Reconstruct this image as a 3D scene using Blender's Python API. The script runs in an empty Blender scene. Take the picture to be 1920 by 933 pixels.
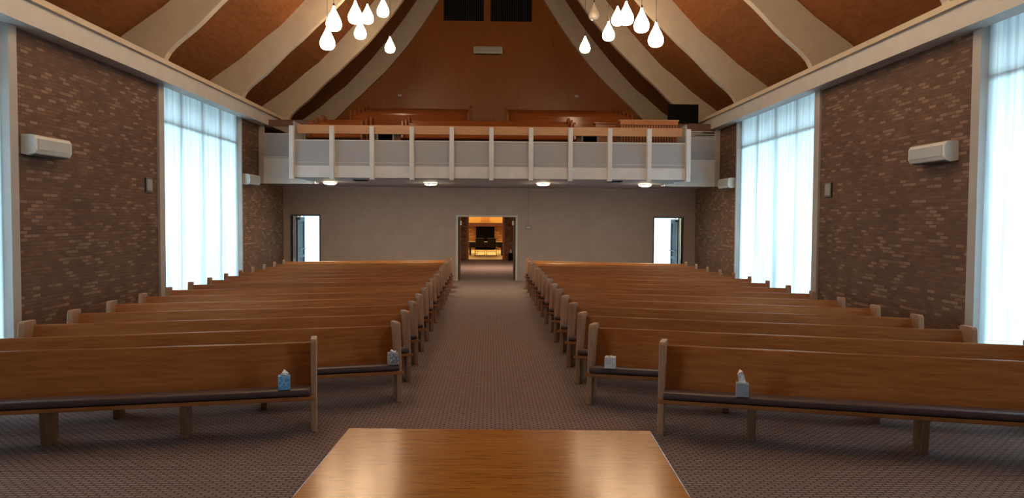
import bpy, bmesh, math, random
from mathutils import Vector, Matrix
random.seed(7)
SC = bpy.context.scene
COL = SC.collection

# ---------------------------------------------------------------- camera, light, exposure
cam_d = bpy.data.cameras.new('camera'); cam = bpy.data.objects.new('camera', cam_d); COL.objects.link(cam)
cam_d.sensor_fit = 'HORIZONTAL'; cam_d.sensor_width = 36.0; cam_d.lens = 1443.1 / 1920 * 36.0
cam_d.clip_start = 0.05; cam_d.clip_end = 400
YAW, PITCH, ROLL = 0.0284, -0.0397, 0.0063
cam.matrix_world = (Matrix.Translation((-0.0186, 0, 2.069)) @ Matrix.Rotation(-YAW, 4, 'Z')
                    @ Matrix.Rotation(math.pi / 2 + PITCH, 4, 'X') @ Matrix.Rotation(ROLL, 4, 'Z'))
SC.camera = cam
SC.view_settings.view_transform = 'Standard'; SC.view_settings.look = 'None'
SC.view_settings.gamma = 1.0; SC.view_settings.use_curve_mapping = False
SC.view_settings.exposure = 1.3
SC.cycles.max_bounces = 8; SC.cycles.diffuse_bounces = 5; SC.cycles.glossy_bounces = 3
SC.cycles.transmission_bounces = 6; SC.cycles.transparent_max_bounces = 12
SC.cycles.sample_clamp_indirect = 6.0
SC.cycles.use_denoising = True
SC.cycles.caustics_reflective = False; SC.cycles.caustics_refractive = False

SKY = 5.2            # overcast daylight outside
PEND = 14.0          # pendant glass
DISC = 90.0          # round lights under the balcony
world = bpy.data.worlds.new('overcast_sky'); SC.world = world; world.use_nodes = True
wn = world.node_tree; wn.nodes.clear()
bg = wn.nodes.new('ShaderNodeBackground'); wo = wn.nodes.new('ShaderNodeOutputWorld')
bg.inputs[0].default_value = (0.70, 0.88, 1.0, 1); bg.inputs[1].default_value = SKY
wn.links.new(bg.outputs[0], wo.inputs[0])

def lamp(name, loc, size, power, color, rot=(0, 0, 0), sy=None, portal=False):
    d = bpy.data.lights.new(name, 'AREA'); d.energy = power; d.color = color
    d.shape = 'RECTANGLE'; d.size = size; d.size_y = sy or size
    o = bpy.data.objects.new(name, d); o.location = loc; o.rotation_euler = rot; COL.objects.link(o)
    if portal: d.cycles.is_portal = True
    return o
# unseen area lamps added to light the lobby and the room beyond it
lamp('lobby_added_lamp', (0.0, 32.0, 2.80), 1.6, 75, (1.0, 0.72, 0.52))
lamp('fireplace_room_added_lamp', (-0.2, 46.5, 2.95), 5.0, 150, (1.0, 0.60, 0.22), sy=7.0)
# daylight openings (sampling portals over the real window openings)
WINS = {-1: [(-3.6, 1.35), (6.2, 11.08), (16.16, 21.15)], 1: [(-3.6, 1.35), (5.7, 10.60), (16.02, 21.15)]}
for s in (-1, 1):
    for (y0, y1) in WINS[s]:
        lamp('window_portal', (s * 7.16, (y0 + y1) / 2, 2.45), 4.9, 1, (1, 1, 1), (0, s * math.pi / 2, 0), sy=y1 - y0, portal=True)

# ---------------------------------------------------------------- materials
def mat(name, rough=0.6, spec=0.5):
    m = bpy.data.materials.new(name); m.use_nodes = True
    return m, m.node_tree, m.node_tree.nodes['Principled BSDF']
def N(nt, t, **kw):
    n = nt.nodes.new(t)
    for k, v in kw.items():
        if k in n.inputs: n.inputs[k].default_value = v
        else: setattr(n, k, v)
    return n
def coords(nt, scale=(1, 1, 1), out='Object', rnd=False):
    tc = N(nt, 'ShaderNodeTexCoord'); mp = N(nt, 'ShaderNodeMapping'); mp.inputs['Scale'].default_value = scale
    nt.links.new(tc.outputs[out], mp.inputs[0])
    if rnd:
        oi = N(nt, 'ShaderNodeObjectInfo'); ml = N(nt, 'ShaderNodeMath', operation='MULTIPLY'); ml.inputs[1].default_value = 37.0
        nt.links.new(oi.outputs['Random'], ml.inputs[0]); nt.links.new(ml.outputs[0], mp.inputs['Location'])
    return mp.outputs[0]
def ramp(nt, fac, stops):
    r = N(nt, 'ShaderNodeValToRGB'); e = r.color_ramp.elements
    while len(e) < len(stops): e.new(0.5)
    for i, (p, c) in enumerate(stops): e[i].position = p; e[i].color = (*c, 1)
    nt.links.new(fac, r.inputs[0]); return r.outputs[0]
def bump(nt, b, h, strength=0.3, dist=0.01):
    n = N(nt, 'ShaderNodeBump'); n.inputs['Strength'].default_value = strength; n.inputs['Distance'].default_value = dist
    nt.links.new(h, n.inputs['Height']); nt.links.new(n.outputs[0], b.inputs['Normal'])
def plain(name, col, rough=0.6, spec=0.5, metal=0.0, noise=0.06):
    m, nt, b = mat(name)
    v = coords(nt); n = N(nt, 'ShaderNodeTexNoise'); n.inputs['Scale'].default_value = 3.0; n.inputs['Detail'].default_value = 4
    nt.links.new(v, n.inputs[0])
    c = ramp(nt, n.outputs[0], [(0.3, [x * (1 - noise) for x in col]), (0.7, [min(1, x * (1 + noise)) for x in col])])
    nt.links.new(c, b.inputs['Base Color']); b.inputs['Roughness'].default_value = rough
    b.inputs['Specular IOR Level'].default_value = spec; b.inputs['Metallic'].default_value = metal
    return m
def wood(name, dark, light, scale=(1.2, 14, 14), rough=0.35, spec=0.5, rnd=True, nscale=2.0, vary=0.0):
    m, nt, b = mat(name)
    v = coords(nt, scale, rnd=rnd)
    n = N(nt, 'ShaderNodeTexNoise'); n.inputs['Scale'].default_value = nscale; n.inputs['Detail'].default_value = 6; n.inputs['Roughness'].default_value = 0.6
    n.inputs['Distortion'].default_value = 0.4
    nt.links.new(v, n.inputs[0])
    c = ramp(nt, n.outputs[0], [(0.3, dark), (0.72, light)])
    if vary:
        oi = N(nt, 'ShaderNodeObjectInfo'); hv = N(nt, 'ShaderNodeHueSaturation')
        mr = N(nt, 'ShaderNodeMapRange'); mr.inputs['To Min'].default_value = 1 - vary; mr.inputs['To Max'].default_value = 1 + vary
        nt.links.new(oi.outputs['Random'], mr.inputs[0]); nt.links.new(mr.outputs[0], hv.inputs['Value']); nt.links.new(c, hv.inputs['Color']); c = hv.outputs[0]
    nt.links.new(c, b.inputs['Base Color']); b.inputs['Roughness'].default_value = rough; b.inputs['Specular IOR Level'].default_value = spec
    bump(nt, b, n.outputs[0], 0.08, 0.004)
    return m

M = {}
M['pew'] = wood('pew_oak', (0.20, 0.060, 0.010), (0.32, 0.120, 0.032), rough=0.34, spec=0.45, vary=0.16)
M['pew_end'] = wood('pew_end_oak', (0.24, 0.115, 0.055), (0.36, 0.18, 0.09), scale=(10, 10, 1.5), rough=0.4, vary=0.08)
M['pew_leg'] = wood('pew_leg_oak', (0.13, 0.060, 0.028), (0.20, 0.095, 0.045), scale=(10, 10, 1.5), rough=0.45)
M['balcony_pew'] = wood('balcony_pew_oak', (0.17, 0.045, 0.010), (0.24, 0.072, 0.018), rough=0.25)
M['rail'] = wood('rail_oak', (0.42, 0.21, 0.10), (0.55, 0.30, 0.15), rough=0.4)
M['plank_dark'] = wood('stained_plank', (0.10, 0.045, 0.022), (0.17, 0.08, 0.04), rough=0.5)
M['cushion'] = plain('maroon_vinyl', (0.055, 0.028, 0.028), 0.45, 0.5)
M['white'] = plain('white_paint', (0.62, 0.60, 0.58), 0.55)
M['beam'] = plain('cream_beam_paint', (0.50, 0.46, 0.42), 0.6)
M['arch'] = plain('cream_arch_paint', (0.56, 0.47, 0.36), 0.6)
M['backwall'] = plain('taupe_wall_paint', (0.285, 0.208, 0.178), 0.7)
M['soffit'] = plain('grey_soffit_paint', (0.40, 0.38, 0.40), 0.7)
M['frame'] = plain('window_frame_paint', (0.40, 0.36, 0.33), 0.6)
M['black'] = plain('black_plastic', (0.004, 0.004, 0.004), 0.5, 0.08)
M['soot'] = plain('sooty_black', (0.003, 0.003, 0.003), 1.0, 0.0)
M['blackmetal'] = plain('black_metal', (0.015, 0.013, 0.013), 0.35)
M['grey'] = plain('grey_metal', (0.18, 0.18, 0.18), 0.4, metal=0.3)
M['darkmetal'] = plain('dark_bronze_metal', (0.05, 0.05, 0.06), 0.35, metal=0.5)
M['acwhite'] = plain('air_conditioner_plastic', (0.60, 0.57, 0.52), 0.4)
M['acgrey'] = plain('air_conditioner_front', (0.42, 0.43, 0.42), 0.35)
M['acdark'] = plain('air_outlet_dark', (0.10, 0.10, 0.10), 0.5)
M['tissue'] = plain('tissue_paper', (0.80, 0.76, 0.74), 0.8)
M['chair_red'] = plain('dark_red_wood', (0.07, 0.018, 0.012), 0.4)
M['cream_floor'] = plain('yellow_floor', (0.75, 0.60, 0.40), 0.5)
M['yellow_wall'] = plain('yellow_plaster', (0.75, 0.50, 0.18), 0.7)
M['ground'] = plain('pale_ground', (0.45, 0.45, 0.45), 0.9)

def m_brick(name, axis='Y', dark=(0.108, 0.048, 0.025), mid=(0.142, 0.068, 0.035), light=(0.25, 0.142, 0.085)):
    m, nt, b = mat(name)
    tc = N(nt, 'ShaderNodeTexCoord'); sp = N(nt, 'ShaderNodeSeparateXYZ'); cb = N(nt, 'ShaderNodeCombineXYZ')
    nt.links.new(tc.outputs['Object'], sp.inputs[0])
    nt.links.new(sp.outputs[axis], cb.inputs[0]); nt.links.new(sp.outputs['Z'], cb.inputs[1])
    br = N(nt, 'ShaderNodeTexBrick'); nt.links.new(cb.outputs[0], br.inputs[0])
    br.inputs['Scale'].default_value = 1.0; br.inputs['Brick Width'].default_value = 0.20; br.inputs['Row Height'].default_value = 0.056
    br.inputs['Mortar Size'].default_value = 0.006; br.inputs['Mortar Smooth'].default_value = 0.2
    br.inputs['Color1'].default_value = (0, 0, 0, 1); br.inputs['Color2'].default_value = (1, 1, 1, 1); br.inputs['Mortar'].default_value = (0.5, 0.5, 0.5, 1)
    c = ramp(nt, br.outputs['Color'], [(0.0, dark), (0.45, mid), (0.80, [x * 1.15 for x in mid]), (0.93, light)])
    mx = N(nt, 'ShaderNodeMixRGB'); nt.links.new(br.outputs['Fac'], mx.inputs[0]); nt.links.new(c, mx.inputs[1]); mx.inputs[2].default_value = (0.085, 0.055, 0.045, 1)
    n = N(nt, 'ShaderNodeTexNoise'); n.inputs['Scale'].default_value = 1.2; n.inputs['Detail'].default_value = 5; nt.links.new(cb.outputs[0], n.inputs[0])
    g = ramp(nt, n.outputs[0], [(0.3, (0.82,) * 3), (0.7, (1.12,) * 3)])
    m2 = N(nt, 'ShaderNodeMixRGB', blend_type='MULTIPLY'); m2.inputs[0].default_value = 1; nt.links.new(mx.outputs[0], m2.inputs[1]); nt.links.new(g, m2.inputs[2])
    nt.links.new(m2.outputs[0], b.inputs['Base Color']); b.inputs['Roughness'].default_value = 0.8
    iv = N(nt, 'ShaderNodeMath', operation='SUBTRACT'); iv.inputs[0].default_value = 1.0; nt.links.new(br.outputs['Fac'], iv.inputs[1])
    bump(nt, b, iv.outputs[0], 0.6, 0.006)
    return m
M['brick'] = m_brick('brown_roman_brick')
M['brick_end'] = m_brick('orange_brick', 'X', (0.22, 0.10, 0.04), (0.34, 0.17, 0.07), (0.5, 0.28, 0.13))

def m_carpet():
    m, nt, b = mat('loop_carpet')
    v = coords(nt, (1, 1, 1))
    w = N(nt, 'ShaderNodeTexBrick'); nt.links.new(v, w.inputs[0])
    w.inputs['Scale'].default_value = 1.0; w.inputs['Brick Width'].default_value = 0.085; w.inputs['Row Height'].default_value = 0.042
    w.inputs['Mortar Size'].default_value = 0.010; w.inputs['Mortar Smooth'].default_value = 0.6
    w.inputs['Color1'].default_value = (0.270, 0.195, 0.175, 1); w.inputs['Color2'].default_value = (0.315, 0.232, 0.212, 1); w.inputs['Mortar'].default_value = (0.105, 0.072, 0.064, 1)
    n = N(nt, 'ShaderNodeTexNoise'); n.inputs['Scale'].default_value = 70; n.inputs['Detail'].default_value = 3; nt.links.new(v, n.inputs[0])
    g = ramp(nt, n.outputs[0], [(0.3, (0.72,) * 3), (0.7, (1.2,) * 3)])
    m2 = N(nt, 'ShaderNodeMixRGB', blend_type='MULTIPLY'); m2.inputs[0].default_value = 1; nt.links.new(w.outputs['Color'], m2.inputs[1]); nt.links.new(g, m2.inputs[2])
    nt.links.new(m2.outputs[0], b.inputs['Base Color']); b.inputs['Roughness'].default_value = 0.95; b.inputs['Specular IOR Level'].default_value = 0.15
    bump(nt, b, n.outputs[0], 0.5, 0.01)
    return m
M['carpet'] = m_carpet()

def m_deck():
    m, nt, b = mat('roof_deck_fibreboard')
    v = coords(nt, (3.0, 0.7, 3.0))
    n = N(nt, 'ShaderNodeTexNoise'); n.inputs['Scale'].default_value = 3.5; n.inputs['Detail'].default_value = 9; n.inputs['Roughness'].default_value = 0.7; nt.links.new(v, n.inputs[0])
    c = ramp(nt, n.outputs[0], [(0.28, (0.19, 0.058, 0.013)), (0.5, (0.255, 0.086, 0.021)), (0.75, (0.33, 0.122, 0.034))])
    nt.links.new(c, b.inputs['Base Color']); b.inputs['Roughness'].default_value = 0.75; b.inputs['Specular IOR Level'].default_value = 0.25
    bump(nt, b, n.outputs[0], 0.4, 0.02)
    return m
M['deck'] = m_deck()
M['gable'] = wood('gable_redwood', (0.27, 0.078, 0.015), (0.38, 0.120, 0.026), scale=(14, 14, 0.6), rough=0.34, spec=0.3, rnd=False)
M['slat'] = wood('slat_oak', (0.42, 0.14, 0.045), (0.58, 0.22, 0.08), scale=(10, 10, 1), rough=0.35)

def m_table():
    m, nt, b = mat('table_oak_veneer')
    v = coords(nt, (0.55, 9.0, 9.0))
    w = N(nt, 'ShaderNodeTexNoise'); w.inputs['Scale'].default_value = 2.3; w.inputs['Detail'].default_value = 7; w.inputs['Distortion'].default_value = 1.3; nt.links.new(v, w.inputs[0])
    v2 = coords(nt, (5.0, 130.0, 60.0))
    n = N(nt, 'ShaderNodeTexNoise'); n.inputs['Scale'].default_value = 1.0; n.inputs['Detail'].default_value = 3; nt.links.new(v2, n.inputs[0])
    c = ramp(nt, w.outputs[0], [(0.30, (0.36, 0.115, 0.014)), (0.50, (0.44, 0.155, 0.018)), (0.56, (0.38, 0.125, 0.014)), (0.62, (0.46, 0.165, 0.020)), (0.8, (0.50, 0.185, 0.026))])
    g = ramp(nt, n.outputs[0], [(0.36, (0.45,) * 3), (0.43, (1.0,) * 3)])
    m2 = N(nt, 'ShaderNodeMixRGB', blend_type='MULTIPLY'); m2.inputs[0].default_value = 1; nt.links.new(c, m2.inputs[1]); nt.links.new(g, m2.inputs[2])
    nt.links.new(m2.outputs[0], b.inputs['Base Color']); b.inputs['Roughness'].default_value = 0.19; b.inputs['Specular IOR Level'].default_value = 0.32; b.inputs['Specular Tint'].default_value = (1.0, 0.72, 0.34, 1)
    bump(nt, b, n.outputs[0], 0.15, 0.002)
    return m
M['table'] = m_table()

def m_curtain():
    m = bpy.data.materials.new('sheer_curtain'); m.use_nodes = True; nt = m.node_tree; nt.nodes.clear()
    o = N(nt, 'ShaderNodeOutputMaterial'); d = N(nt, 'ShaderNodeBsdfDiffuse'); t = N(nt, 'ShaderNodeBsdfTranslucent'); tr = N(nt, 'ShaderNodeBsdfTransparent')
    v = coords(nt, (1, 1, 0.04)); n = N(nt, 'ShaderNodeTexNoise'); n.inputs['Scale'].default_value = 12; n.inputs['Detail'].default_value = 4; nt.links.new(v, n.inputs[0])
    c = ramp(nt, n.outputs[0], [(0.3, (0.44, 0.56, 0.60)), (0.7, (0.72, 0.82, 0.85))])
    nt.links.new(c, d.inputs[0]); nt.links.new(c, t.inputs[0]); tr.inputs[0].default_value = (0.95, 0.98, 1, 1)
    a = N(nt, 'ShaderNodeMixShader'); a.inputs[0].default_value = 0.72; nt.links.new(d.outputs[0], a.inputs[1]); nt.links.new(t.outputs[0], a.inputs[2])
    e = N(nt, 'ShaderNodeMixShader'); e.inputs[0].default_value = 0.09; nt.links.new(a.outputs[0], e.inputs[1]); nt.links.new(tr.outputs[0], e.inputs[2])
    nt.links.new(e.outputs[0], o.inputs[0]); return m
M['curtain'] = m_curtain()
def m_glass():
    m = bpy.data.materials.new('window_glass'); m.use_nodes = True; nt = m.node_tree; nt.nodes.clear()
    o = N(nt, 'ShaderNodeOutputMaterial'); g = N(nt, 'ShaderNodeBsdfGlossy'); tr = N(nt, 'ShaderNodeBsdfTransparent'); g.inputs['Roughness'].default_value = 0.03
    f = N(nt, 'ShaderNodeFresnel'); f.inputs[0].default_value = 1.3; tr.inputs[0].default_value = (0.93, 0.97, 0.98, 1)
    a = N(nt, 'ShaderNodeMixShader'); nt.links.new(f.outputs[0], a.inputs[0]); nt.links.new(tr.outputs[0], a.inputs[1]); nt.links.new(g.outputs[0], a.inputs[2])
    nt.links.new(a.outputs[0], o.inputs[0]); return m
M['glass'] = m_glass()
def m_screen():
    m = bpy.data.materials.new('woven_screen'); m.use_nodes = True; nt = m.node_tree; b = nt.nodes['Principled BSDF']
    o = nt.nodes['Material Output']; tr = N(nt, 'ShaderNodeBsdfTransparent')
    v = coords(nt, (60, 60, 60)); w = N(nt, 'ShaderNodeTexChecker'); w.inputs['Scale'].default_value = 1.0; nt.links.new(v, w.inputs[0])
    w.inputs['Color1'].default_value = (0.46, 0.46, 0.48, 1); w.inputs['Color2'].default_value = (0.34, 0.34, 0.36, 1)
    nt.links.new(w.outputs[0], b.inputs['Base Color']); b.inputs['Roughness'].default_value = 0.6
    a = N(nt, 'ShaderNodeMixShader'); a.inputs[0].default_value = 0.14; nt.links.new(b.outputs[0], a.inputs[1]); nt.links.new(tr.outputs[0], a.inputs[2])
    nt.links.new(a.outputs[0], o.inputs[0]); return m
M['screen'] = m_screen()
def emis(name, col, st, base=(0.8, 0.75, 0.65)):
    m, nt, b = mat(name); b.inputs['Base Color'].default_value = (*base, 1); b.inputs['Emission Color'].default_value = (*col, 1)
    b.inputs['Emission Strength'].default_value = st; b.inputs['Roughness'].default_value = 0.2; return m
M['lit_glass'] = emis('lit_opal_glass', (1.0, 0.73, 0.45), PEND)
M['dead_glass'] = plain('unlit_opal_glass', (0.72, 0.66, 0.55), 0.15)
M['disc'] = emis('lit_diffuser', (1.0, 0.80, 0.50), DISC)
def m_box(name, a, b2, sc=18):
    m, nt, b = mat(name); v = coords(nt); n = N(nt, 'ShaderNodeTexVoronoi'); n.inputs['Scale'].default_value = sc; nt.links.new(v, n.inputs[0])
    c = ramp(nt, n.outputs['Distance'], [(0.2, a), (0.7, b2)]); nt.links.new(c, b.inputs['Base Color']); b.inputs['Roughness'].default_value = 0.5; return m
M['blue_box'] = m_box('blue_floral_card', (0.04, 0.20, 0.46), (0.20, 0.42, 0.62), 45)
M['marble_box'] = m_box('grey_patterned_card', (0.42, 0.42, 0.44), (0.14, 0.14, 0.16), 35)
M['white_box'] = m_box('pale_card', (0.62, 0.60, 0.60), (0.50, 0.48, 0.50), 20)
M['grey_box'] = m_box('grey_green_card', (0.20, 0.24, 0.23), (0.30, 0.30, 0.36), 12)

# ---------------------------------------------------------------- mesh helpers
class MB:
    def __init__(s): s.v = []; s.f = []; s.smooth = set()
    def add(s, vs, fs, smooth=False):
        k = len(s.v); s.v += [tuple(p) for p in vs]
        for f in fs:
            if smooth: s.smooth.add(len(s.f))
            s.f.append([k + i for i in f])
        return s
    def box(s, x0, y0, z0, x1, y1, z1):
        x0, x1 = sorted((x0, x1)); y0, y1 = sorted((y0, y1)); z0, z1 = sorted((z0, z1))
        return s.add([(x0, y0, z0), (x1, y0, z0), (x1, y1, z0), (x0, y1, z0), (x0, y0, z1), (x1, y0, z1), (x1, y1, z1), (x0, y1, z1)],
                     [(0, 3, 2, 1), (4, 5, 6, 7), (0, 1, 5, 4), (1, 2, 6, 5), (2, 3, 7, 6), (3, 0, 4, 7)])
    def prism(s, poly, a0, a1, axis='x'):
        """poly of (p,q) pairs extruded along axis: x->(a,p,q)  y->(p,a,q)  z->(p,q,a)"""
        F = {'x': lambda p, q, a: (a, p, q), 'y': lambda p, q, a: (p, a, q), 'z': lambda p, q, a: (p, q, a)}[axis]
        n = len(poly); vs = [F(p, q, a0) for p, q in poly] + [F(p, q, a1) for p, q in poly]
        return s.add(vs, [tuple(range(n))[::-1], tuple(range(n, 2 * n))] + [(i, (i + 1) % n, n + (i + 1) % n, n + i) for i in range(n)])
    def tube(s, pts, r, n=8, cap=True):
        pts = [Vector(p) for p in pts]; rings = []
        for i, p in enumerate(pts):
            d = (pts[min(i + 1, len(pts) - 1)] - pts[max(i - 1, 0)]).normalized()
            u = d.cross(Vector((0, 0, 1)) if abs(d.z) < 0.9 else Vector((1, 0, 0))).normalized(); w = d.cross(u)
            rings.append([p + (u * math.cos(2 * math.pi * k / n) + w * math.sin(2 * math.pi * k / n)) * r for k in range(n)])
        vs = [q for rg in rings for q in rg]; fs = []
        for i in range(len(rings) - 1):
            for k in range(n): fs.append((i * n + k, i * n + (k + 1) % n, (i + 1) * n + (k + 1) % n, (i + 1) * n + k))
        s.add(vs, fs, True)
        if cap: s.add(rings[0], [tuple(range(n))[::-1]]); s.add(rings[-1], [tuple(range(n))])
        return s
    def lathe(s, prof, c=(0, 0, 0), n=24):
        vs = [(c[0] + r * math.cos(2 * math.pi * k / n), c[1] + r * math.sin(2 * math.pi * k / n), c[2] + z) for r, z in prof for k in range(n)]
        fs = [(i * n + k, i * n + (k + 1) % n, (i + 1) * n + (k + 1) % n, (i + 1) * n + k) for i in range(len(prof) - 1) for k in range(n)]
        return s.add(vs, fs, True)
    def build(s, name, m, parent=None, bevel=0, seg=2, label=None):
        me = bpy.data.meshes.new(name); me.from_pydata(s.v, [], s.f); me.update()
        bm = bmesh.new(); bm.from_mesh(me); bmesh.ops.recalc_face_normals(bm, faces=bm.faces)
        bm.to_mesh(me); bm.free()
        for i in s.smooth:
            if i < len(me.polygons): me.polygons[i].use_smooth = True
        me.materials.append(M[m] if isinstance(m, str) else m)
        o = bpy.data.objects.new(name, me); COL.objects.link(o)
        if parent: o.parent = parent
        if bevel:
            b = o.modifiers.new('bevel', 'BEVEL'); b.width = bevel; b.segments = seg; b.limit_method = 'ANGLE'
        if label: o['label'] = label
        return o
def bx(*a): return MB().box(*a)
def thing(name, label, cat, loc=(0, 0, 0), rz=0.0, group=None):
    o = bpy.data.objects.new(name, None); COL.objects.link(o); o.location = loc; o.rotation_euler = (0, 0, rz)
    o.empty_display_size = 0.1; o['label'] = label; o['category'] = cat
    if group: o['group'] = group
    return o
def tag(o, label, cat, group=None):
    o['label'] = label; o['category'] = cat
    if group: o['group'] = group
    return o
def struct(o): o['kind'] = 'structure'; return o

# ---------------------------------------------------------------- setting
W = 6.81; WO = 7.12; BACK = 25.5; GAB = 30.2; FRONT = -4.2
INNER = [(6.62, 5.27), (6.40, 5.52), (6.2, 5.68), (5.95, 5.88), (5.7, 6.14), (5.4, 6.45), (5.0, 6.79), (4.7, 7.10), (4.4, 7.37), (4.0, 7.77), (3.6, 8.25), (3.2, 8.72), (2.7, 9.42), (2.1, 10.35), (1.2, 11.8), (0, 13.6)]
OUTER = [(7.45, 5.66), (7.0, 5.98), (6.6, 6.27), (6.05, 6.75), (5.6, 7.1), (5.1, 7.62), (4.55, 8.22), (3.9, 9.0), (3.4, 9.65), (2.9, 10.38), (2, 11.9), (1, 13.7), (0, 15.4)]
def roof_z(x):
    x = abs(x)
    for (a, b), (c, d) in zip(OUTER, OUTER[1:]):
        if c <= x <= a: return b + (a - x) / (a - c) * (d - b)
    return OUTER[0][1]

struct(bx(-W - 0.3, FRONT, -0.12, W + 0.3, BACK, 0).box(-W - 0.3, BACK, -0.12, W + 0.3, 38.7, 0).build('floor', 'carpet'))
struct(bx(-4, 38.7, -0.12, 4, 52, 0).build('floor', 'cream_floor'))
struct(bx(-70, -60, -0.30, 70, 90, -0.2).build('ground', 'ground'))
# roof deck
c = MB()
prof = [(8.9, 4.45)] + OUTER + [(-x, z) for x, z in OUTER[-2::-1]] + [(-8.9, 4.45)]
n = len(prof)
c.add([(x, FRONT, z) for x, z in prof] + [(x, GAB + 0.2, z) for x, z in prof] + [(x, FRONT, z + 0.2) for x, z in prof] + [(x, GAB + 0.2, z + 0.2) for x, z in prof],
      [(i, i + 1, n + i + 1, n + i) for i in range(n - 1)] + [(2 * n + i, 2 * n + i + 1, 3 * n + i + 1, 3 * n + i) for i in range(n - 1)])
struct(c.build('ceiling', 'deck'))
# side walls of brick with window openings
ZW0, ZW1 = 0.10, 4.93
for s, nm in ((-1, 'wall_left'), (1, 'wall_right')):
    w = MB(); edges = [FRONT] + [q for p in WINS[s] for q in p] + [BACK + 0.15]
    for a, b in zip(edges[::2], edges[1::2]): w.box(s * W, a, 0, s * WO, b, 4.95)
    for a, b in zip(edges[1::2], edges[2::2]):
        w.box(s * W, a, 0, s * WO, b, ZW0); w.box(s * W, a, ZW1, s * WO, b, 4.95)
    struct(w.build(nm, 'brick'))
    w = bx(s * W, FRONT, 4.95, s * 7.62, GAB, 5.0); w.box(s * 7.46, FRONT, 5.0, s * 7.62, GAB, 5.75)
    struct(w.build('trim_1' if s < 0 else 'trim_2', 'plank_dark'))
    # upper side wall behind the balcony
    struct(bx(s * W, BACK + 0.15, 2.75, s * WO, 28.3, 4.95).box(s * W, BACK + 0.15, 0, s * WO, 28.3, 0.12).build(nm, 'backwall'))
    pf = MB()
    for yy in (BACK + 0.15, 26.95, 28.22): pf.box(s * 6.9, yy, 0.12, s * 7.0, yy + 0.08, 2.75)
    pf = struct(pf.build('window_9' if s < 0 else 'window_10', 'frame'))
    bx(s * 6.945, BACK + 0.15, 0.12, s * 6.955, 28.3, 2.75).build('glass_pane', 'glass', pf)
    w = bx(s * W, 28.3, 2.9, s * WO, GAB, 4.95)
    struct(w.build(nm, 'plank_dark'))
struct(bx(-8.7, FRONT - 0.3, 0, 8.7, FRONT, 15.6).build('wall_front', 'backwall'))

# back wall under the balcony with three door openings
DL = (-6.54, -5.64); DM = (-1.08, 0.82); DR = (5.44, 6.38); DH = 2.11
w = MB(); xs = [-W, DL[0], DL[1], DM[0], DM[1], DR[0], DR[1], W]
for a, b in zip(xs[::2], xs[1::2]): w.box(a, BACK, 0, b, BACK + 0.15, 3.07)
for a, b in zip(xs[1::2], xs[2::2]): w.box(a, BACK, DH, b, BACK + 0.15, 3.07)
struct(w.build('wall_back', 'backwall'))

# gable wall with vertical battens (real relief)
w = bx(-8.4, GAB, 2.9, 8.4, GAB + 0.2, 15.5)
x = -7.3
while x < 7.3:
    w.box(x, GAB - 0.018, 3.2, x + 0.062, GAB, max(5.7, roof_z(x)) + 0.05); x += 0.088
struct(w.build('wall_gable', 'gable'))

# lobby behind the double door and the room beyond
w = bx(-2.6, BACK + 0.15, 0, -2.45, 38.7, 3.0).box(2.3, BACK + 0.15, 0, 2.45, 38.7, 3.0)
struct(w.build('wall_lobby', 'backwall'))
struct(bx(-2.6, BACK + 0.15, 3.0, 2.45, 38.7, 3.06).box(-4, 38.7, 3.1, 4, 52, 3.2).build('ceiling_lobby', 'soffit'))
w = bx(-4.2, 38.7, 0, -1.16, 38.95, 3.2).box(0.66, 38.7, 0, 4.2, 38.95, 3.2).box(-1.16, 38.7, 2.3, 0.66, 38.95, 3.2)
struct(w.build('wall_inner', 'brick_end'))
struct(bx(-1.20, 38.66, 0, -1.10, 38.99, 2.36).box(0.60, 38.66, 0, 0.70, 38.99, 2.36).build('trim_3', 'slat'))
w = bx(-4.2, 38.95, 0, -4.0, 52, 3.2).box(4.0, 38.95, 0, 4.2, 52, 3.2)
struct(w.build('wall_room', 'yellow_wall'))
struct(bx(-4.2, 50.8, 0, 4.2, 50.95, 1.72).box(-4.2, 50.95, 0, 4.2, 51.2, 3.2).build('wall_hearth', 'brick_end'))
struct(bx(-4.2, 50.78, 1.76, 4.2, 50.95, 3.2).build('wall_chimney', 'yellow_wall'))

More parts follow.
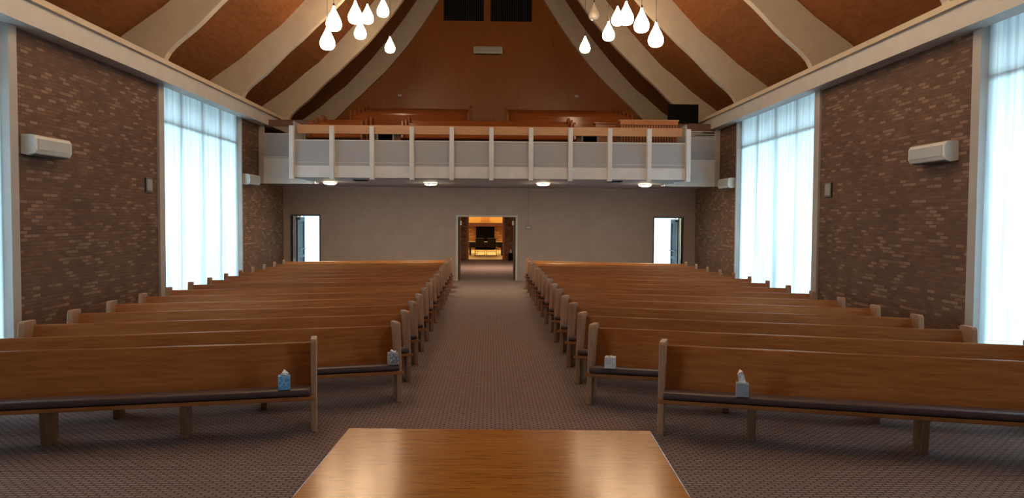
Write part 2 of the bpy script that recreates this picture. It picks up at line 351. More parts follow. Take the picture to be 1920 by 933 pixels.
# ---------------------------------------------------------------- roof arches
def arch(y, label):
    o = MB(); out = OUTER; inn = INNER
    right = [(6.62, 5.0)] + inn[:-1] + [(0, 13.6)]
    path_in = [(6.62, 5.0)] + inn + [(-x, z) for x, z in inn[-2::-1]] + [(-6.62, 5.0)]
    # resample both curves to the same count
    def res(P, k):
        L = [0]
        for a, b in zip(P, P[1:]): L.append(L[-1] + math.dist(a, b))
        r = []
        for i in range(k):
            t = L[-1] * i / (k - 1); j = max(q for q in range(len(L)) if L[q] <= t + 1e-9); j = min(j, len(P) - 2)
            u = (t - L[j]) / (L[j + 1] - L[j]); r.append((P[j][0] + (P[j + 1][0] - P[j][0]) * u, P[j][1] + (P[j + 1][1] - P[j][1]) * u))
        return r
    path_out = [(7.45, 5.0)] + [(x, z + 0.01) for x, z in out] + [(-x, z + 0.01) for x, z in out[-2::-1]] + [(-7.45, 5.0)]
    def smooth(P):
        for _ in range(2): P = [P[0]] + [((a[0] + 2 * b[0] + c2[0]) / 4, (a[1] + 2 * b[1] + c2[1]) / 4) for a, b, c2 in zip(P, P[1:], P[2:])] + [P[-1]]
        return P
    A = res(path_in, 161); B = res(path_out, 161); A = smooth(A)
    k = len(A); v = [(p[0], y, p[1]) for p in A] + [(p[0], y, p[1]) for p in B] + [(p[0], y + 0.2, p[1]) for p in A] + [(p[0], y + 0.2, p[1]) for p in B]
    f = []
    for i in range(k - 1):
        f += [(i, i + 1, k + i + 1, k + i), (2 * k + i, 3 * k + i, 3 * k + i + 1, 2 * k + i + 1), (i, 2 * k + i, 2 * k + i + 1, i + 1), (k + i, k + i + 1, 3 * k + i + 1, 3 * k + i)]
    f += [(0, k, 3 * k, 2 * k), (k - 1, 3 * k - 1, 4 * k - 1, 2 * k - 1)]
    o.add(v, f); ob = o.build('roof_arch', 'arch')
    return tag(ob, label, 'roof arch', 'curved roof arches')
arch(1.6, 'cream curved roof arch nearest the front of the hall')
arch(6.3, 'cream curved roof arch over the front pews, out past the first windows')
arch(11.05, 'cream curved roof arch above the near brick piers with air conditioners')
arch(15.81, 'broad cream curved roof arch whose foot meets the brick beside the far tall windows')
arch(20.72, 'cream curved roof arch in front of the balcony, its feet over the tall windows')
arch(25.4, 'cream curved roof arch passing over the balcony seats, behind the black screen')
arch(29.98, 'cream curved roof arch lying flat against the brown gable wall')
for s, sd in ((-1, 'left'), (1, 'right')):
    t = thing('eave_beam', 'long grey cream eave beam above the windows along the %s brick wall' % sd, 'beam', (s * 6.5, FRONT, 4.75))
    bx(s * 0.02, 0, 0, s * 0.31, 29.9, 0.33).build('fascia_board', 'beam', t)
    MB().prism([(s * -0.04, 0.325), (s * 0.31, 0.325), (s * 0.31, 0.46), (s * 0.05, 0.46)], 0, 29.9, 'y').build('cap_moulding', 'arch', t)

# ---------------------------------------------------------------- windows and curtains
def curtain_mesh(y0, y1, z0, z1, seed, amp=0.035):
    rr = random.Random(seed); m = MB(); nx, nz = 220, 10; ph = [rr.uniform(0, 6.28) for _ in range(6)]
    L = y1 - y0; v = []
    for j in range(nz + 1):
        t = j / nz
        for i in range(nx + 1):
            y = y0 + L * i / nx
            a = amp * (0.35 + 0.65 * (1 - t))
            d = a * (math.sin(y * 21 + ph[0] + 1.2 * math.sin(y * 3.1 + ph[1])) * 0.6 + 0.4 * math.sin(y * 37 + ph[2] + 0.4 * t) + 0.5 * math.sin(y * 7.3 + ph[3]))
            v.append((d, y + 0.02 * math.sin(y * 15 + ph[4]) * (1 - t), z0 + (z1 - z0) * t))
    f = [(j * (nx + 1) + i, j * (nx + 1) + i + 1, (j + 1) * (nx + 1) + i + 1, (j + 1) * (nx + 1) + i) for j in range(nz) for i in range(nx)]
    return m.add(v, f, True)
wi = 0
for s, sd in ((-1, 'left'), (1, 'right')):
    for k, (y0, y1) in enumerate(WINS[s]):
        wi += 1
        wname = 'window_%d' % wi
        fr = MB()
        fr.box(s * 6.98, y0, ZW0, s * 7.08, y0 + 0.07, ZW1).box(s * 6.98, y1 - 0.07, ZW0, s * 7.08, y1, ZW1)
        fr.box(s * 6.98, y0, ZW1 - 0.08, s * 7.08, y1, ZW1).box(s * 6.98, y0, ZW0, s * 7.08, y1, ZW0 + 0.08).box(s * 6.98, y0, 4.03, s * 7.08, y1, 4.09)
        for q in (1, 2, 3): yy = y0 + (y1 - y0) * q / 4; fr.box(s * 6.98, yy - 0.04, ZW0, s * 7.08, yy + 0.04, ZW1)
        w = struct(fr.build(wname, 'frame'))
        bx(s * 7.025, y0, ZW0, s * 7.035, y1, ZW1).build('glass_pane', 'glass', w)
        jb = bx(s * 6.76, y1 - 0.03, 0, s * 6.95, y1 + (0.16 if k == 1 else 0.05), 4.86)
        jb.box(s * 6.76, y0 - (0.22 if k == 2 else 0.1), 0, s * 6.95, y0 + 0.03, 4.86)
        jb.build('window_frame', 'frame', w, bevel=0.006)
        where = ['beside the front of the hall', 'nearest the camera, beside the front pews', 'far, beside the balcony'][k]
        if k == 0: continue
        where = {1: 'near sheer white full-height curtain before the window along the %s wall' % sd, 2: 'far sheer white full-height curtain between brick panels of the %s wall' % sd}[k]
        t = thing('curtain', where, 'curtain', (s * 6.89, 0, 0), 0, 'sheer window curtains')
        curtain_mesh(y0 + (0.13 if (s < 0 and k == 2) else 0.0), y1 + 0.0, 0.13, 4.80, wi * 3 + k).build('curtain_cloth', 'curtain', t)
        bx(-0.03, y0 + 0.02, 4.80, 0.03, y1 - 0.02, 4.86).build('curtain_track', 'white', t)
# sheer curtains of the window beside the chancel (same kind, beyond the picture) are left out

# ---------------------------------------------------------------- balcony
YB = 19.7; YW = 22.93
b = bx(-5.04, YB + 0.02, 3.08, 5.04, YW, 3.20).box(-W, YW, 3.08, W, GAB, 3.20)
struct(b.build('balcony_slab', 'soffit'))
def tier_top(y): return 4.65 + 0.205 * (y - 21.0)
st = MB(); ys = [20.45, 21.30, 22.10, 22.93, 24.2, 25.0, 25.8, 26.6, 27.4, 28.3]
for a, q in zip(ys, ys[1:] + [GAB - 0.02]):
    z = tier_top(min(q, a + 0.8) - 0.15) - 0.88
    if a < YW - 0.01: st.box(-4.9, a, 3.2, 4.9, q, z)
    else: st.box(-6.65, a, 3.2, 6.65, q, z)
struct(st.build('balcony_steps', 'plank_dark'))
rl = thing('balcony_railing', 'long white balcony railing with grey woven screens and oak top rail', 'railing', (0, YB, 3.05))
PX = [-5.04 + 1.008 * i for i in range(11)]
for i in range(10):
    sc_ = bx(PX[i] + 0.055, -0.01 + 0.03, 0.32, PX[i + 1] - 0.055, 0.05, 0.97).build('screen', 'screen', rl)
    f = MB(); a, q = PX[i] + 0.05, PX[i + 1] - 0.05
    f.box(a, 0.005, 0.955, q, 0.06, 0.98).box(a, 0.005, 0.30, q, 0.06, 0.325).box(a, 0.008, 0.405, q, 0.03, 0.415).box(a, 0.005, 0.3, a + 0.015, 0.06, 0.98).box(q - 0.015, 0.005, 0.3, q, 0.06, 0.98)
    f.build('screen_frame', 'white', sc_)
for x in PX: bx(x - 0.055, -0.09, -0.02, x + 0.055, 0.06, 1.32).build('post', 'white', rl, bevel=0.006)
bx(-5.04, 0.0, 0.03, 5.04, 0.10, 0.30).build('fascia_board', 'white', rl)
bx(-4.93, 0.06, 1.14, 4.90, 0.12, 1.36).build('top_rail', 'rail', rl, bevel=0.01)
# side returns
for s in (-1, 1):
    t = thing('balcony_wing_railing', 'set back grey screen and rail of the balcony beside the %s brick wall' % ('left' if s < 0 else 'right'), 'railing', (0, YW - 0.10, 3.05), 0, 'balcony wing railings')
    yo = YB - YW + 0.10
    bx(s * 5.0, yo + 0.11, 0.03, s * 5.06, 0, 0.75).build('side_fascia', 'white', t)
    bx(s * 5.01, yo + 0.11, 0.75, s * 5.04, 0, 1.45).build('side_screen', 'screen', t)
    for y in (1.15, 2.3): bx(s * 4.99, yo + y, -0.03, s * 5.10, yo + y + 0.12, 1.45).build('side_post', 'white', t, bevel=0.006)
    bx(s * 5.08, 0.0, 0, s * W, 0.08, 0.76).build('fascia_board', 'white', t)
    sc_ = bx(s * 5.08, 0.02, 0.78, s * 6.68, 0.05, 1.45).build('screen', 'screen', t)
    f = bx(s * 5.08, 0, 0.75, s * 6.68, 0.06, 0.79).box(s * 5.08, 0, 1.44, s * 6.68, 0.06, 1.465); f.build('screen_frame', 'white', sc_)
    bx(s * 6.66, -0.04, 0, s * 6.80, 0.10, 1.87).build('post', 'frame', t, bevel=0.005)
    bx(s * 5.0, 0.02, 1.66, s * 6.66, 0.07, 1.86).build('top_rail', 'plank_dark', t, bevel=0.005)
    if s > 0:
        for z in (1.50, 1.56, 1.63): MB().tube([(5.0, 0.04, z), (6.68, 0.04, z)], 0.012).build('bar', 'white', t)

# round lights and vents in the soffit
for i, (x, y) in enumerate([(-4.62, 22.3), (-1.75, 22.4), (1.49, 22.05), (4.44, 22.15)]):
    t = thing('ceiling_light', 'round lit light under the balcony, ' + ['by the left wing', 'left of the doorway', 'right of the doorway', 'by the right wing'][i], 'ceiling light', (x, y, 3.078), 0, 'lights under the balcony')
    MB().lathe([(0.20, 0.0), (0.20, -0.03), (0.175, -0.035), (0.175, -0.01)]).build('trim_ring', 'white', t)
    MB().lathe([(0.17, -0.02), (0.16, -0.045), (0.11, -0.065), (0.0001, -0.075)]).build('diffuser', 'disc', t)
for i, (x, y) in enumerate([(-3.5, 20.9), (3.28, 20.5)]):
    t = thing('ceiling_vent', 'dark slotted air vent under the balcony, ' + ['between the two left lights', 'between the two right lights'][i], 'vent', (x, y, 3.078), 0, 'vents under the balcony')
    bx(-0.20, -0.16, -0.02, 0.20, 0.16, 0).build('vent_frame', 'darkmetal', t)
    f = MB()
    for k in range(7): f.box(-0.17, -0.13 + k * 0.04, -0.03, 0.17, -0.115 + k * 0.04, -0.02)
    f.build('vent_grille', 'black', t)

# ---------------------------------------------------------------- pews
def pew(name, L, legs, label, group, mats=('pew', 'pew_end'), rows=2, cushion=True, simple=False):
    t = thing(name, label, 'pew', group=group); w, e = mats
    prof = [(0.10, 0), (0.075, 0.36), (0.0, 0.82), (-0.008, 0.855), (-0.035, 0.878), (-0.07, 0.88), (-0.42, 0.855), (-0.445, 0.835), (-0.44, 0.80), (-0.33, 0.36), (-0.30, 0)]
    for a in (0, L - 0.06): MB().prism(prof, a, a + 0.06).build('end_panel', e, t, bevel=0.008)
    MB().prism([(-0.13, 0.33), (-0.355, 0.790), (-0.365, 0.80), (-0.383, 0.80), (-0.39, 0.79), (-0.165, 0.30), (-0.14, 0.30)], 0.055, L - 0.055).build('backrest', w, t)
    s = MB().prism([(-0.14, 0.290), (0.09, 0.325), (0.09, 0.363), (-0.14, 0.328)], 0.06, L - 0.06).prism([(0.088, 0.325), (0.335, 0.362), (0.335, 0.400), (0.088, 0.363)], 0.012, L - 0.012)
    s.build('seat', w if cushion else w, t, bevel=0.006)
    if cushion:
        pr = [(-0.14, 0.335), (0.31, 0.400), (0.335, 0.412), (0.342, 0.438), (0.33, 0.462), (0.30, 0.470), (-0.15, 0.402), (-0.16, 0.385)]
        MB().prism(pr, 0.06, L - 0.06).build('seat_cushion', 'cushion', t, bevel=0.012, seg=3)
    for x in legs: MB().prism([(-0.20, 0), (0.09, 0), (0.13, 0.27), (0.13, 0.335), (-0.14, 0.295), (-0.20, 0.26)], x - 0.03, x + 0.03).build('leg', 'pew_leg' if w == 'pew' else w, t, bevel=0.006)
    return t
def put(t, side, X, Y, a, L, z=0.0):
    """X,Y: aisle end, front top corner of the end panel"""
    if side < 0: t.location = (X, Y, z); t.rotation_euler = (0, 0, math.pi + a)
    else:
        t.location = (X + L * math.cos(a), Y - L * math.sin(a), z); t.rotation_euler = (0, 0, math.pi - a)
ORD = ['front', 'second', 'third', 'fourth', 'fifth', 'sixth', 'seventh', 'eighth', 'ninth', 'tenth', 'eleventh', 'twelfth', 'thirteenth', 'fourteenth', 'last']
EXTRA = {(-1, 0): ', blue tissue box on it', (1, 0): ', grey tissue box on it', (-1, 1): ', patterned tissue box at its end', (1, 1): ', white tissue box on it'}
for side, sd in ((-1, 'left'), (1, 'right')):
    for k in range(15):
        if k == 0:
            L = 3.75; a = math.atan(0.215) if side < 0 else math.atan(0.285)
            X, Y = (-1.70, 7.50) if side < 0 else (1.62, 7.36)
            legs = [1.20, 2.36] if side < 0 else [L - 0.87, L - 2.33]
        else:
            j = k - 1
            if side < 0: X, Y, a = -1.025 - 0.009 * j, 8.70 + 1.085 * j, math.atan(0.262); L = (4.20 + 0.035 * j) / math.cos(a)
            else: X, Y, a = 1.09 - 0.003 * j, 8.58 + 1.085 * j, math.atan(0.285); L = (4.35 + 0.008 * j) / math.cos(a)
            legs = [L * 0.34, L * 0.67]
        q = 'first-row' if k == 0 else ORD[k] + '-row'
        if k == 14: lab = 'long oak pew on the %s of the aisle, last row against the back wall' % sd
        elif k == 0: lab = 'short oak pew, front row %s of the aisle%s' % (sd, EXTRA[(side, 0)])
        else: lab = ('long oak pew %s of the aisle, %s row from the front%s' if k > 1 else 'long oak pew %s of the aisle, %s row%s') % (sd, ORD[k], EXTRA.get((side, k), ''))
        put(pew('pew', L, legs, lab, 'pews %s of the aisle' % sd), side, X, Y, a, L)

# balcony pews (rows rise towards the gable)
def bpew(x0, x1, y, label, group):
    L = x1 - x0; t = pew('balcony_pew', L, [L / 2] if L > 2 else [], label, group, ('balcony_pew', 'balcony_pew'), cushion=False)
    t.location = (x1, y - 0.35, tier_top(y) - 0.88); t.rotation_euler = (0, 0, math.pi)
for k, y in enumerate((21.0, 21.8, 22.6)):
    o = ['front', 'second', 'third'][k]
    bpew(-5.0 if k < 0 else -4.85, -3.42, y, 'short reddish oak pew in the %s row of the left balcony block' % o, 'balcony pews, side block')
    bpew(-2.40, 2.26, y, 'long reddish oak pew in the %s row of the middle balcony block' % o, 'balcony pews, middle block')
for k, y in enumerate((24.75, 25.55, 26.35, 27.15, 27.95)):
    o = ['lowest', 'second', 'third', 'fourth', 'topmost'][k]
    bpew(-4.45, -0.70, y, 'reddish oak pew left of the balcony steps, %s of the five rear rows' % o, 'rear balcony pews')
    bpew(0.49, 4.50, y, 'reddish oak pew right of the balcony steps, %s of the five rear rows' % o, 'rear balcony pews')
# slatted organ screen, console, boxes, screen
t = thing('slatted_screen', 'orange oak slatted screen standing on the right of the balcony', 'screen', (3.43, 20.34, 3.20))
zt = 1.49
for x in [0.0 + i * 0.0722 for i in range(21)]: bx(x, 0, 0, x + 0.033, 0.03, zt - 0.12).build('slat', 'slat', t)
bx(-0.02, 0.03, 0, 1.49, 0.05, zt - 0.02).build('back_board', 'plank_dark', t)
bx(-0.03, -0.02, zt - 0.13, 1.50, 0.045, zt - 0.03).build('top_board', 'slat', t)
bx(-0.06, -0.03, zt - 0.03, 1.53, 0.07, zt).build('cap', 'rail', t, bevel=0.004)
t = thing('organ_console', 'small brown wooden organ console between middle pews and slatted screen', 'organ', (2.95, 21.9, tier_top(21.95) - 0.88 + 0.0))
bx(0, 0, 0, 0.60, 0.35, 0.80).build('cabinet', 'balcony_pew', t, bevel=0.01)
bx(-0.03, -0.02, 0.80, 0.63, 0.37, 0.84).build('lid', 'balcony_pew', t, bevel=0.01)
bx(0.05, -0.14, 0.55, 0.55, 0.0, 0.59).build('key_shelf', 'rail', t)
for x, lab in ((-3.0, 'black box on grey legs between left and middle balcony pews'), (2.46, 'black box on grey legs beside the organ console on the balcony')):
    zf = tier_top(20.95) - 0.88 - 0.0
    t = thing('speaker_box', lab, 'box', (x, 20.62, zf), 0, 'black boxes on the balcony')
    zb = 4.0 - zf - 0.1
    bx(0.0, 0, zb, 0.36, 0.28, zb + 0.42).build('case', 'soot', t, bevel=0.01)
    for px in (-0.05, 0.37): bx(px, 0.0, 0, px + 0.04, 0.04, zb + 0.43).build('leg', 'grey', t)
zf = tier_top(23.58) - 0.88
t = thing('television', 'black flat screen above the right wing of the balcony', 'television', (5.82, 23.35, zf))
zf = t.location.z
bx(-0.465, 0, 4.99 - zf, 0.465, 0.09, 5.56 - zf).build('screen_panel', 'black', t, bevel=0.008)
bx(-0.04, 0.09, 0.02, 0.04, 0.15, 5.2 - zf).build('stand_pole', 'blackmetal', t)
bx(-0.3, -0.1, 0, 0.3, 0.35, 0.03).build('stand_base', 'blackmetal', t)
for x in (-0.20, 0.25): bx(x - 0.035, 0.02, 5.535 - zf, x + 0.035, 0.06, 5.575 - zf).build('bracket', 'white', t, label='small white bracket')

# gable fittings
t = thing('air_conditioner', 'white air conditioner high in the middle of the brown gable wall', 'air conditioner', (-0.14, GAB - 0.02, 8.39), 0, 'wall air conditioners')
def ac(t, Lw):
    """unit along local x, wall at y=0, sticks out to -y"""
    pr = [(0, 0.02), (-0.10, 0.0), (-0.20, 0.03), (-0.225, 0.08), (-0.225, 0.24), (-0.20, 0.29), (-0.15, 0.305), (0, 0.305)]
    MB().prism(pr, -Lw / 2, Lw / 2).build('casing', 'acwhite', t, bevel=0.012, seg=3)
    bx(-Lw / 2 + 0.05, -0.236, 0.085, Lw / 2 - 0.05, -0.215, 0.245).build('front_panel', 'acgrey', t, bevel=0.004)
    MB().prism([(-0.19, 0.018), (-0.11, -0.004), (-0.11, 0.004), (-0.19, 0.028)], -Lw / 2 + 0.06, Lw / 2 - 0.06).build('air_outlet', 'acdark', t)
ac(t, 1.12)
for (x, z, lab) in ((-3.55, 6.80, 'left'), (3.32, 6.84, 'right')):
    t = thing('wall_sensor', 'tiny white wall box low on the %s half of the gable wall' % lab, 'wall box', (x, GAB - 0.018, z), 0, 'small gable wall boxes')
    bx(-0.07, -0.05, -0.04, 0.07, 0, 0.04).build('housing', 'white', t, bevel=0.008)
    bx(-0.03, -0.058, -0.012, 0.03, -0.048, 0.012).build('lens', 'grey', t)
for x0, x1, lab in ((-1.86, -0.31, 'left'), (-0.05, 1.55, 'right')):
    t = thing('wall_louvre', 'dark slatted louvre at the top of the gable wall, %s of the pair' % lab, 'louvre', (x0, GAB - 0.018, 9.70), 0, 'gable louvres')
    bx(0, -0.01, 0, x1 - x0, 0.005, 1.6).build('backing', 'black', t)
    f = MB(); x = 0.02
    while x < x1 - x0 - 0.03: f.box(x, -0.045, 0.02, x + 0.018, -0.01, 1.58); x += 0.085
    f.build('louvre_blades', 'darkmetal', t)
# side wall air conditioners and return grilles
for s, sd in ((-1, 'left'), (1, 'right')):
    for y0, y1, w2 in ((11.36 if s < 0 else 11.08, 12.32 if s < 0 else 12.05, 'near'), (21.3, 22.25, 'far')):
        lab = ('white air conditioner on the %s brick wall beside the near window' if w2 == 'near' else 'small white air conditioner on the %s brick wall next to the balcony wing') % sd
        t = thing('air_conditioner', lab, 'air conditioner', (s * W, (y0 + y1) / 2, 2.94), -s * math.pi / 2, 'wall air conditioners')
        ac(t, y1 - y0)
    y0, y1 = ((15.35, 15.66) if s < 0 else (15.22, 15.53))
    t = thing('wall_plate', 'small dark grey plate on the %s brick pier by the far window' % sd, 'wall plate', (s * W, (y0 + y1) / 2, 2.54), -s * math.pi / 2, 'plates on the brick piers')
    bx(-0.15, -0.03, 0, 0.15, 0, 0.29).build('frame', 'darkmetal', t, bevel=0.006)
    bx(-0.115, -0.036, 0.035, 0.115, -0.028, 0.255).build('face', 'grey', t)
# control box and conduit on the back wall
t = thing('wall_control_box', 'small grey control box on the taupe back wall right of the doorway', 'control box', (1.24, BACK, 1.72))
bx(-0.09, -0.04, 0, 0.09, 0, 0.11).build('housing', 'grey', t, bevel=0.006)
bx(-0.06, -0.046, 0.03, 0.06, -0.038, 0.08).build('display', 'frame', t)
MB().tube([(0, -0.012, 0.11), (0, -0.012, 1.35)], 0.010).build('conduit', 'backwall', t)

# ---------------------------------------------------------------- pendants
def drop(kind, R):
    H = R * 3.2
    pr = [(0.10, 1.0), (0.13, 0.95), (0.20, 0.88), (0.34, 0.78), (0.54, 0.66), (0.76, 0.52), (0.93, 0.40), (1.0, 0.29), (0.97, 0.19), (0.84, 0.09), (0.60, 0.03), (0.30, 0.005), (0.001, 0.0)]
    # smooth
    P = []
    for a, b2 in zip(pr, pr[1:]): P += [a, ((a[0] + b2[0]) / 2, (a[1] + b2[1]) / 2)]
    P.append(pr[-1])
    return [(r * R, z * H) for r, z in P], H
def pendant(x, y, z, R, lit, label, side):
    t = thing('pendant_lamp', label, 'pendant lamp', (x, y, z - R * 1.25), 0, '%s cluster of teardrop pendants' % side)
    pr, H = drop(0, R)
    MB().lathe(pr, n=28).build('glass_shade', 'lit_glass' if lit else 'dead_glass', t)
    MB().lathe([(0.001, H + 0.05), (0.10 * R + 0.004, H + 0.045), (0.10 * R + 0.006, H - 0.01), (0.001, H - 0.01)], n=12).build('cap', 'darkmetal', t)
    top = roof_z(x) - (z - R * 1.25)
    cd = MB().tube([(0, 0, H + 0.04), (0, 0, top - 0.02)], 0.006, n=6).build('cord', 'darkmetal', t)
    MB().lathe([(0.001, 0), (0.06, 0), (0.06, -0.03), (0.001, -0.05)], c=(0, 0, top), n=12).build('ceiling_rose', 'arch', cd)
PD = [(-3.22, 15.92, 6.05, .16, 1, 'large lit teardrop pendant, second lowest in the left cluster', 'left'),
      (-3.47, 16.49, 5.79, .16, 1, 'large lit teardrop pendant hanging lowest in the left cluster', 'left'),
      (-2.99, 17.1, 6.49, .16, 1, 'large lit teardrop pendant overlapping a smaller one in the left cluster', 'left'),
      (-3.20, 20.08, 7.23, .16, 1, 'lit teardrop pendant tucked just right of a bigger one, left cluster', 'left'),
      (-3.44, 20.43, 6.92, .16, 1, 'lit teardrop pendant under the overlapping two of the left cluster', 'left'),
      (-2.85, 20.43, 7.50, .16, 1, 'highest lit teardrop pendant of the left cluster, apart from the others', 'left'),
      (-3.17, 24.3, 7.39, .16, 1, 'smallest lit teardrop pendant hanging alone, left side by the gable', 'left'),
      (3.07, 15.92, 6.10, .16, 1, 'large lit teardrop pendant, second lowest in the right cluster', 'right'),
      (3.37, 15.92, 5.81, .16, 1, 'large lit teardrop pendant hanging lowest in the right cluster', 'right'),
      (2.85, 16.49, 6.39, .16, 1, 'large lit teardrop pendant overlapping a smaller one in the right cluster', 'right'),
      (3.25, 20.08, 7.27, .16, 1, 'lit teardrop pendant tucked just left of a bigger one, right cluster', 'right'),
      (3.02, 20.08, 6.88, .16, 1, 'mid-size lit teardrop pendant standing free between the overlapping two and the smallest, right', 'right'),
      (2.89, 21.99, 7.89, .16, 0, 'unlit beige teardrop pendant, highest in the right cluster', 'right'),
      (2.82, 23.44, 7.28, .16, 1, 'smallest lit teardrop pendant hanging alone, right side by the gable', 'right')]
for p in PD: pendant(*p)
# extra pendants of the same kind, added out of view to light the hall
for y0, bay in ((11.3, 'third'), (6.6, 'second')):
    for s, sd in ((-1, 'left'), (1, 'right')):
        for q, (dx, dy, dz) in enumerate([(0, 0, 6.2), (-.3, .5, 6.9), (.25, .9, 7.3), (.3, -.4, 6.7), (-.1, -.7, 7.5)]):
            pendant(s * (3.1 + dx), y0 + dy, dz, .16, 1, 'added unseen lit pendant %s of its %s cluster, %s bay from the front' % (['lowest', 'third highest', 'second highest', 'second lowest', 'highest'][q], sd, bay), 'added %s %s bay' % (sd, bay))

# ---------------------------------------------------------------- doors
# main double door: frame and two leaves swung into the lobby
fr = MB()
for x in (DM[0] - 0.07, DM[1]): fr.box(x, BACK - 0.02, 0, x + 0.07, BACK + 0.17, DH + 0.06)
fr.box(DM[0], BACK - 0.02, DH, DM[1], BACK + 0.17, DH + 0.06)
d = struct(fr.build('door_1', 'frame'))
for s, x in ((-1, DM[0]), (1, DM[1])):
    lf = bx(x, BACK + 0.18, 0.01, x - s * 0.045, BACK + 1.1, DH - 0.01).build('door_leaf', 'plank_dark', d)
    bx(x - s * 0.045, BACK + 0.95, 0.98, x - s * 0.09, BACK + 1.03, 1.12).build('door_handle', 'grey', lf)
    bx(x - s * 0.045, BACK + 0.22, 1.84, x - s * 0.11, BACK + 0.45, 1.98).build('door_closer', 'acwhite', lf)
# side doors: glazed leaves swung open, a small daylit porch behind each
for s, (a, q), nm in ((-1, DL, 'door_2'), (1, DR, 'door_3')):
    fr = MB()
    for x in (a - 0.04, q): fr.box(x, BACK - 0.01, 0, x + 0.04, BACK + 0.16, DH + 0.04)
    fr.box(a, BACK - 0.01, DH, q, BACK + 0.16, DH + 0.04)
    d = struct(fr.build(nm, 'darkmetal'))
    hx = a + 0.13 if s < 0 else q - 0.10
    e = Vector((-s * math.sin(math.radians(2)), math.cos(math.radians(2)), 0)); nn = Vector((-e.y, e.x, 0))
    def bar(m, t0, t1, z0, z1, th=0.045):
        P = Vector((hx, BACK + 0.16, 0)); c4 = [P + e * t0 - nn * th / 2, P + e * t1 - nn * th / 2, P + e * t1 + nn * th / 2, P + e * t0 + nn * th / 2]
        m.prism([(v.x, v.y) for v in c4], z0, z1, 'z')
    m = MB(); Lf = 0.86
    bar(m, 0, 0.11, 0.01, 2.07); bar(m, Lf - 0.11, Lf, 0.01, 2.07); bar(m, 0.11, Lf - 0.11, 1.93, 2.07); bar(m, 0.11, Lf - 0.11, 0.01, 0.22); bar(m, 0.11, Lf - 0.11, 0.72, 0.80)
    lf = m.build('door_leaf', 'darkmetal', d)
    m = MB(); bar(m, 0.11, Lf - 0.11, 0.22, 1.93, 0.008); m.build('glass_pane', 'glass', lf)
    m = MB(); P = Vector((hx, BACK + 0.16, 0)) - nn * 0.07 * (1 if s < 0 else -1)
    m.tube([P + e * 0.08 + Vector((0, 0, 1.0)), P + e * (Lf - 0.08) + Vector((0, 0, 1.0))], 0.016); m.build('push_bar', 'grey', lf)
    m = MB(); bar(m, 0.12, 0.42, 1.98, 2.05, 0.13); m.build('door_closer', 'blackmetal', lf)
    # porch
    w = MB(); xi = s * 4.6
    w.box(xi, BACK + 0.15, 0, xi + s * 0.1, 28.3, 3.07)
    struct(w.build('wall_porch', 'backwall'))
    x0, x1 = sorted((xi, s * W))
    fm = bx(x0, 28.2, 0, x1, 28.3, 0.12).box(x0, 28.2, 2.75, x1, 28.3, 3.07)
    for k in range(3): xx = x0 + (x1 - x0) * k / 2; fm.box(xx - 0.04, 28.2, 0.12, xx + 0.04, 28.3, 2.75)
    w = struct(fm.build('window_7' if s < 0 else 'window_8', 'frame'))
    bx(x0, 28.245, 0.12, x1, 28.255, 2.75).build('glass_pane', 'glass', w)
    lamp('porch_portal', ((x0 + x1) / 2, 28.34, 1.45), x1 - x0, 1, (1, 1, 1), (-math.pi / 2, 0, 0), sy=2.6, portal=True)
    t = thing('curtain', 'sheer white curtain seen through the small %s rear doorway' % ('left' if s < 0 else 'right'), 'curtain', (0, 27.9, 0), math.pi / 2, 'sheer window curtains')
    cm = curtain_mesh(-x1 + 0.05, -x0 - 0.05, 0.10, 2.85, 40 + s, 0.03).build('curtain_cloth', 'curtain', t)
    bx(-0.02, -x1 + 0.02, 2.85, 0.02, -x0 - 0.02, 2.89).build('curtain_track', 'white', t)

# ---------------------------------------------------------------- communion table
t = thing('table', 'golden oak communion table with shiny top in front of the aisle', 'table', (0.04, 4.52, 0), math.atan2(4.47 - 4.54, 1.79))
TW = 0.895; TD = 1.25
bx(-TW, -TD, 0.775, TW, 0, 0.82).build('tabletop', 'table', t, bevel=0.006)
f = MB()
f.box(-TW + 0.08, -0.10, 0.66, TW - 0.08, -0.075, 0.775).box(-TW + 0.08, -TD + 0.075, 0.66, TW - 0.08, -TD + 0.10, 0.775)
f.box(-TW + 0.08, -TD + 0.1, 0.66, -TW + 0.105, -0.1, 0.775).box(TW - 0.105, -TD + 0.1, 0.66, TW - 0.08, -0.1, 0.775)
f.build('apron', 'table', t)
for x in (-TW + 0.115, TW - 0.115):
    for y in (-0.11, -TD + 0.11): bx(x - 0.04, y - 0.04, 0, x + 0.04, y + 0.04, 0.775).build('leg', 'table', t, bevel=0.005)

# ---------------------------------------------------------------- tissue boxes
def tissue(x, y, w, h, m, rz, label, sheet):
    t = thing('tissue_box', label, 'tissue box', (x, y, 0.4705), rz, 'tissue boxes on the pews')
    b = bx(-w / 2, -w / 2, 0, w / 2, w / 2, h).build('carton', m, t, bevel=0.003)
    MB().lathe([(0.001, h + 0.0015), (w * 0.25, h + 0.0015), (w * 0.25, h), (0.001, h)], n=16).build('opening', 'frame', t)
    # folded paper sheet with thickness
    for q, P in enumerate(sheet):
        v = [(p[0] * w, (0.02 + 0.01 * i * (-1) ** i) - 0.02 * q, h + p[1] * w) for i, p in enumerate(P)]
        k = len(v); v += [(a, b3 + 0.012, c3) for a, b3, c3 in v]
        MB().add(v, [tuple(range(k)), tuple(range(k, 2 * k))[::-1]] + [(i, (i + 1) % k, k + (i + 1) % k, k + i) for i in range(k)]).build('tissue_sheet', 'tissue', t)
S1 = [[(-.3, 0), (.3, 0), (.34, .08), (.38, .2), (.0, .42), (-.12, .30)], [(-.2, 0), (.2, 0), (.15, .25), (-.1, .3)]]
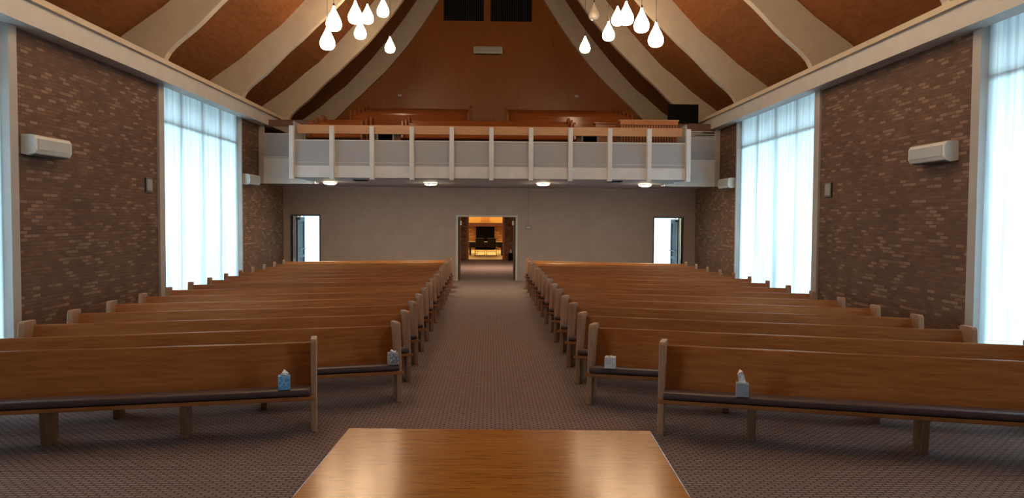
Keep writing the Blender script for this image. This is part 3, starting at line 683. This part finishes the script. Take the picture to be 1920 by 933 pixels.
S2 = [[(-.28, 0), (.32, 0), (.18, .45), (.0, .95), (-.22, .98), (-.42, .72), (-.27, .60)], [(-.15, 0), (.25, 0), (.1, .5), (-.1, .7)]]
S3 = [[(-.3, 0), (.3, 0), (.34, .15), (.12, .12), (-.08, .24), (-.26, .22)], [(-.1, 0), (.2, 0), (.2, .12), (-.1, .16)]]
S4 = [[(-.15, 0), (.15, 0), (.10, .06), (-.1, .07)]]
aL, aR = math.atan(0.25), -math.atan(0.28)
tissue(-1.93, 7.17, 0.108, 0.125, 'blue_box', aL, 'blue patterned tissue box on the front left pew', S1)
tissue(-1.075, 8.40, 0.112, 0.125, 'marble_box', aL, 'grey patterned tissue box by the aisle end of the second left pew', S3)
tissue(1.28, 8.20, 0.112, 0.120, 'white_box', aR, 'plain white tissue box on the second right pew', S4)
tissue(2.28, 6.88, 0.112, 0.120, 'grey_box', aR, 'grey tissue box with a tall pulled tissue on the front right pew', S2)

# ---------------------------------------------------------------- room beyond the lobby
t = thing('meeting_table', 'long dark table seen through the doorway between black chairs', 'table', (-0.25, 43.2, 0))
bx(-1.0, -0.5, 0.70, 1.0, 0.5, 0.75).build('tabletop', 'blackmetal', t, bevel=0.01)
bx(-0.85, -0.4, 0.50, 0.85, 0.4, 0.70).build('apron', 'blackmetal', t)
for x in (-0.88, 0.88):
    for y in (-0.4, 0.4): bx(x - 0.04, y - 0.04, 0, x + 0.04, y + 0.04, 0.7).build('leg', 'blackmetal', t)
def chair(x, y, rz, label, m='blackmetal'):
    """faces local +y, back at -y"""
    t = thing('armchair', label, 'chair', (x, y, 0), rz, 'dark chairs around the far table')
    bx(-0.24, -0.22, 0.40, 0.24, 0.24, 0.47).build('seat', 'black', t, bevel=0.02)
    MB().prism([(-0.24, 0.47), (-0.34, 0.98), (-0.31, 0.99), (-0.19, 0.47)], -0.23, 0.23).build('backrest', m, t, bevel=0.01)
    for s in (-1, 1):
        MB().tube([(s * 0.27, -0.26, 0.66), (s * 0.27, 0.2, 0.66), (s * 0.27, 0.24, 0.02), (s * 0.27, -0.28, 0.02), (s * 0.27, -0.22, 0.45)], 0.016).build('arm_frame', 'blackmetal', t)
    MB().tube([(-0.27, -0.26, 0.02), (0.27, -0.26, 0.02)], 0.016).tube([(-0.27, -0.24, 0.25), (0.27, -0.24, 0.25)], 0.012).build('stretcher', 'blackmetal', t)
chair(-0.58, 42.2, 0, 'black armchair with its back to the doorway, left of the two')
chair(0.06, 42.2, 0, 'black armchair with its back to the doorway, right of the two')
chair(-1.02, 44.3, -math.pi / 2 - 0.2, 'dark red-backed chair at the left end of the far table', 'chair_red')
chair(0.62, 44.3, math.pi / 2 + 0.2, 'dark red-backed chair at the right end of the far table', 'chair_red')
t = thing('fireplace', 'black fireplace opening under a dark red mantel in the far room', 'fireplace', (-0.345, 50.45, 0))
bx(-0.60, 0.0, 0, 0.60, 0.30, 1.5).build('firebox', 'soot', t)
bx(-2.4, -0.12, 1.53, 2.4, 0.30, 1.74).build('mantel', 'chair_red', t)
f = MB()
for k in range(6):
    x = -0.3 + k * 0.1; f.tube([(x, 0.06, 1.83), (x + 0.12, 0.06, 2.15)], 0.012, n=5).tube([(x + 0.12, 0.06, 1.83), (x, 0.06, 2.15)], 0.012, n=5)
tag(f.build('lattice_ornament', 'slat'), 'small brown lattice ornament above the far mantel', 'ornament').location = (-0.345, 50.45, 0)
t = thing('low_cabinet', 'low black cabinet against the right side of the lobby opening', 'cabinet', (1.10, 37.9, 0))
bx(-0.22, -0.2, 0, 0.22, 0.2, 0.36).build('body', 'black', t, bevel=0.01)
bx(-0.24, -0.22, 0.36, 0.24, 0.22, 0.39).build('top', 'blackmetal', t)
t = thing('tissue_box', 'tiny pale tissue box on the low black lobby cabinet', 'tissue box', (1.0, 37.9, 0.3905))
bx(-0.05, -0.05, 0, 0.05, 0.05, 0.1).build('carton', 'white_box', t); MB().prism([(-.03, .1), (.03, .1), (0.01, .17), (-0.01, .17)], -.01, .01, 'y').build('tissue_sheet', 'tissue', t)
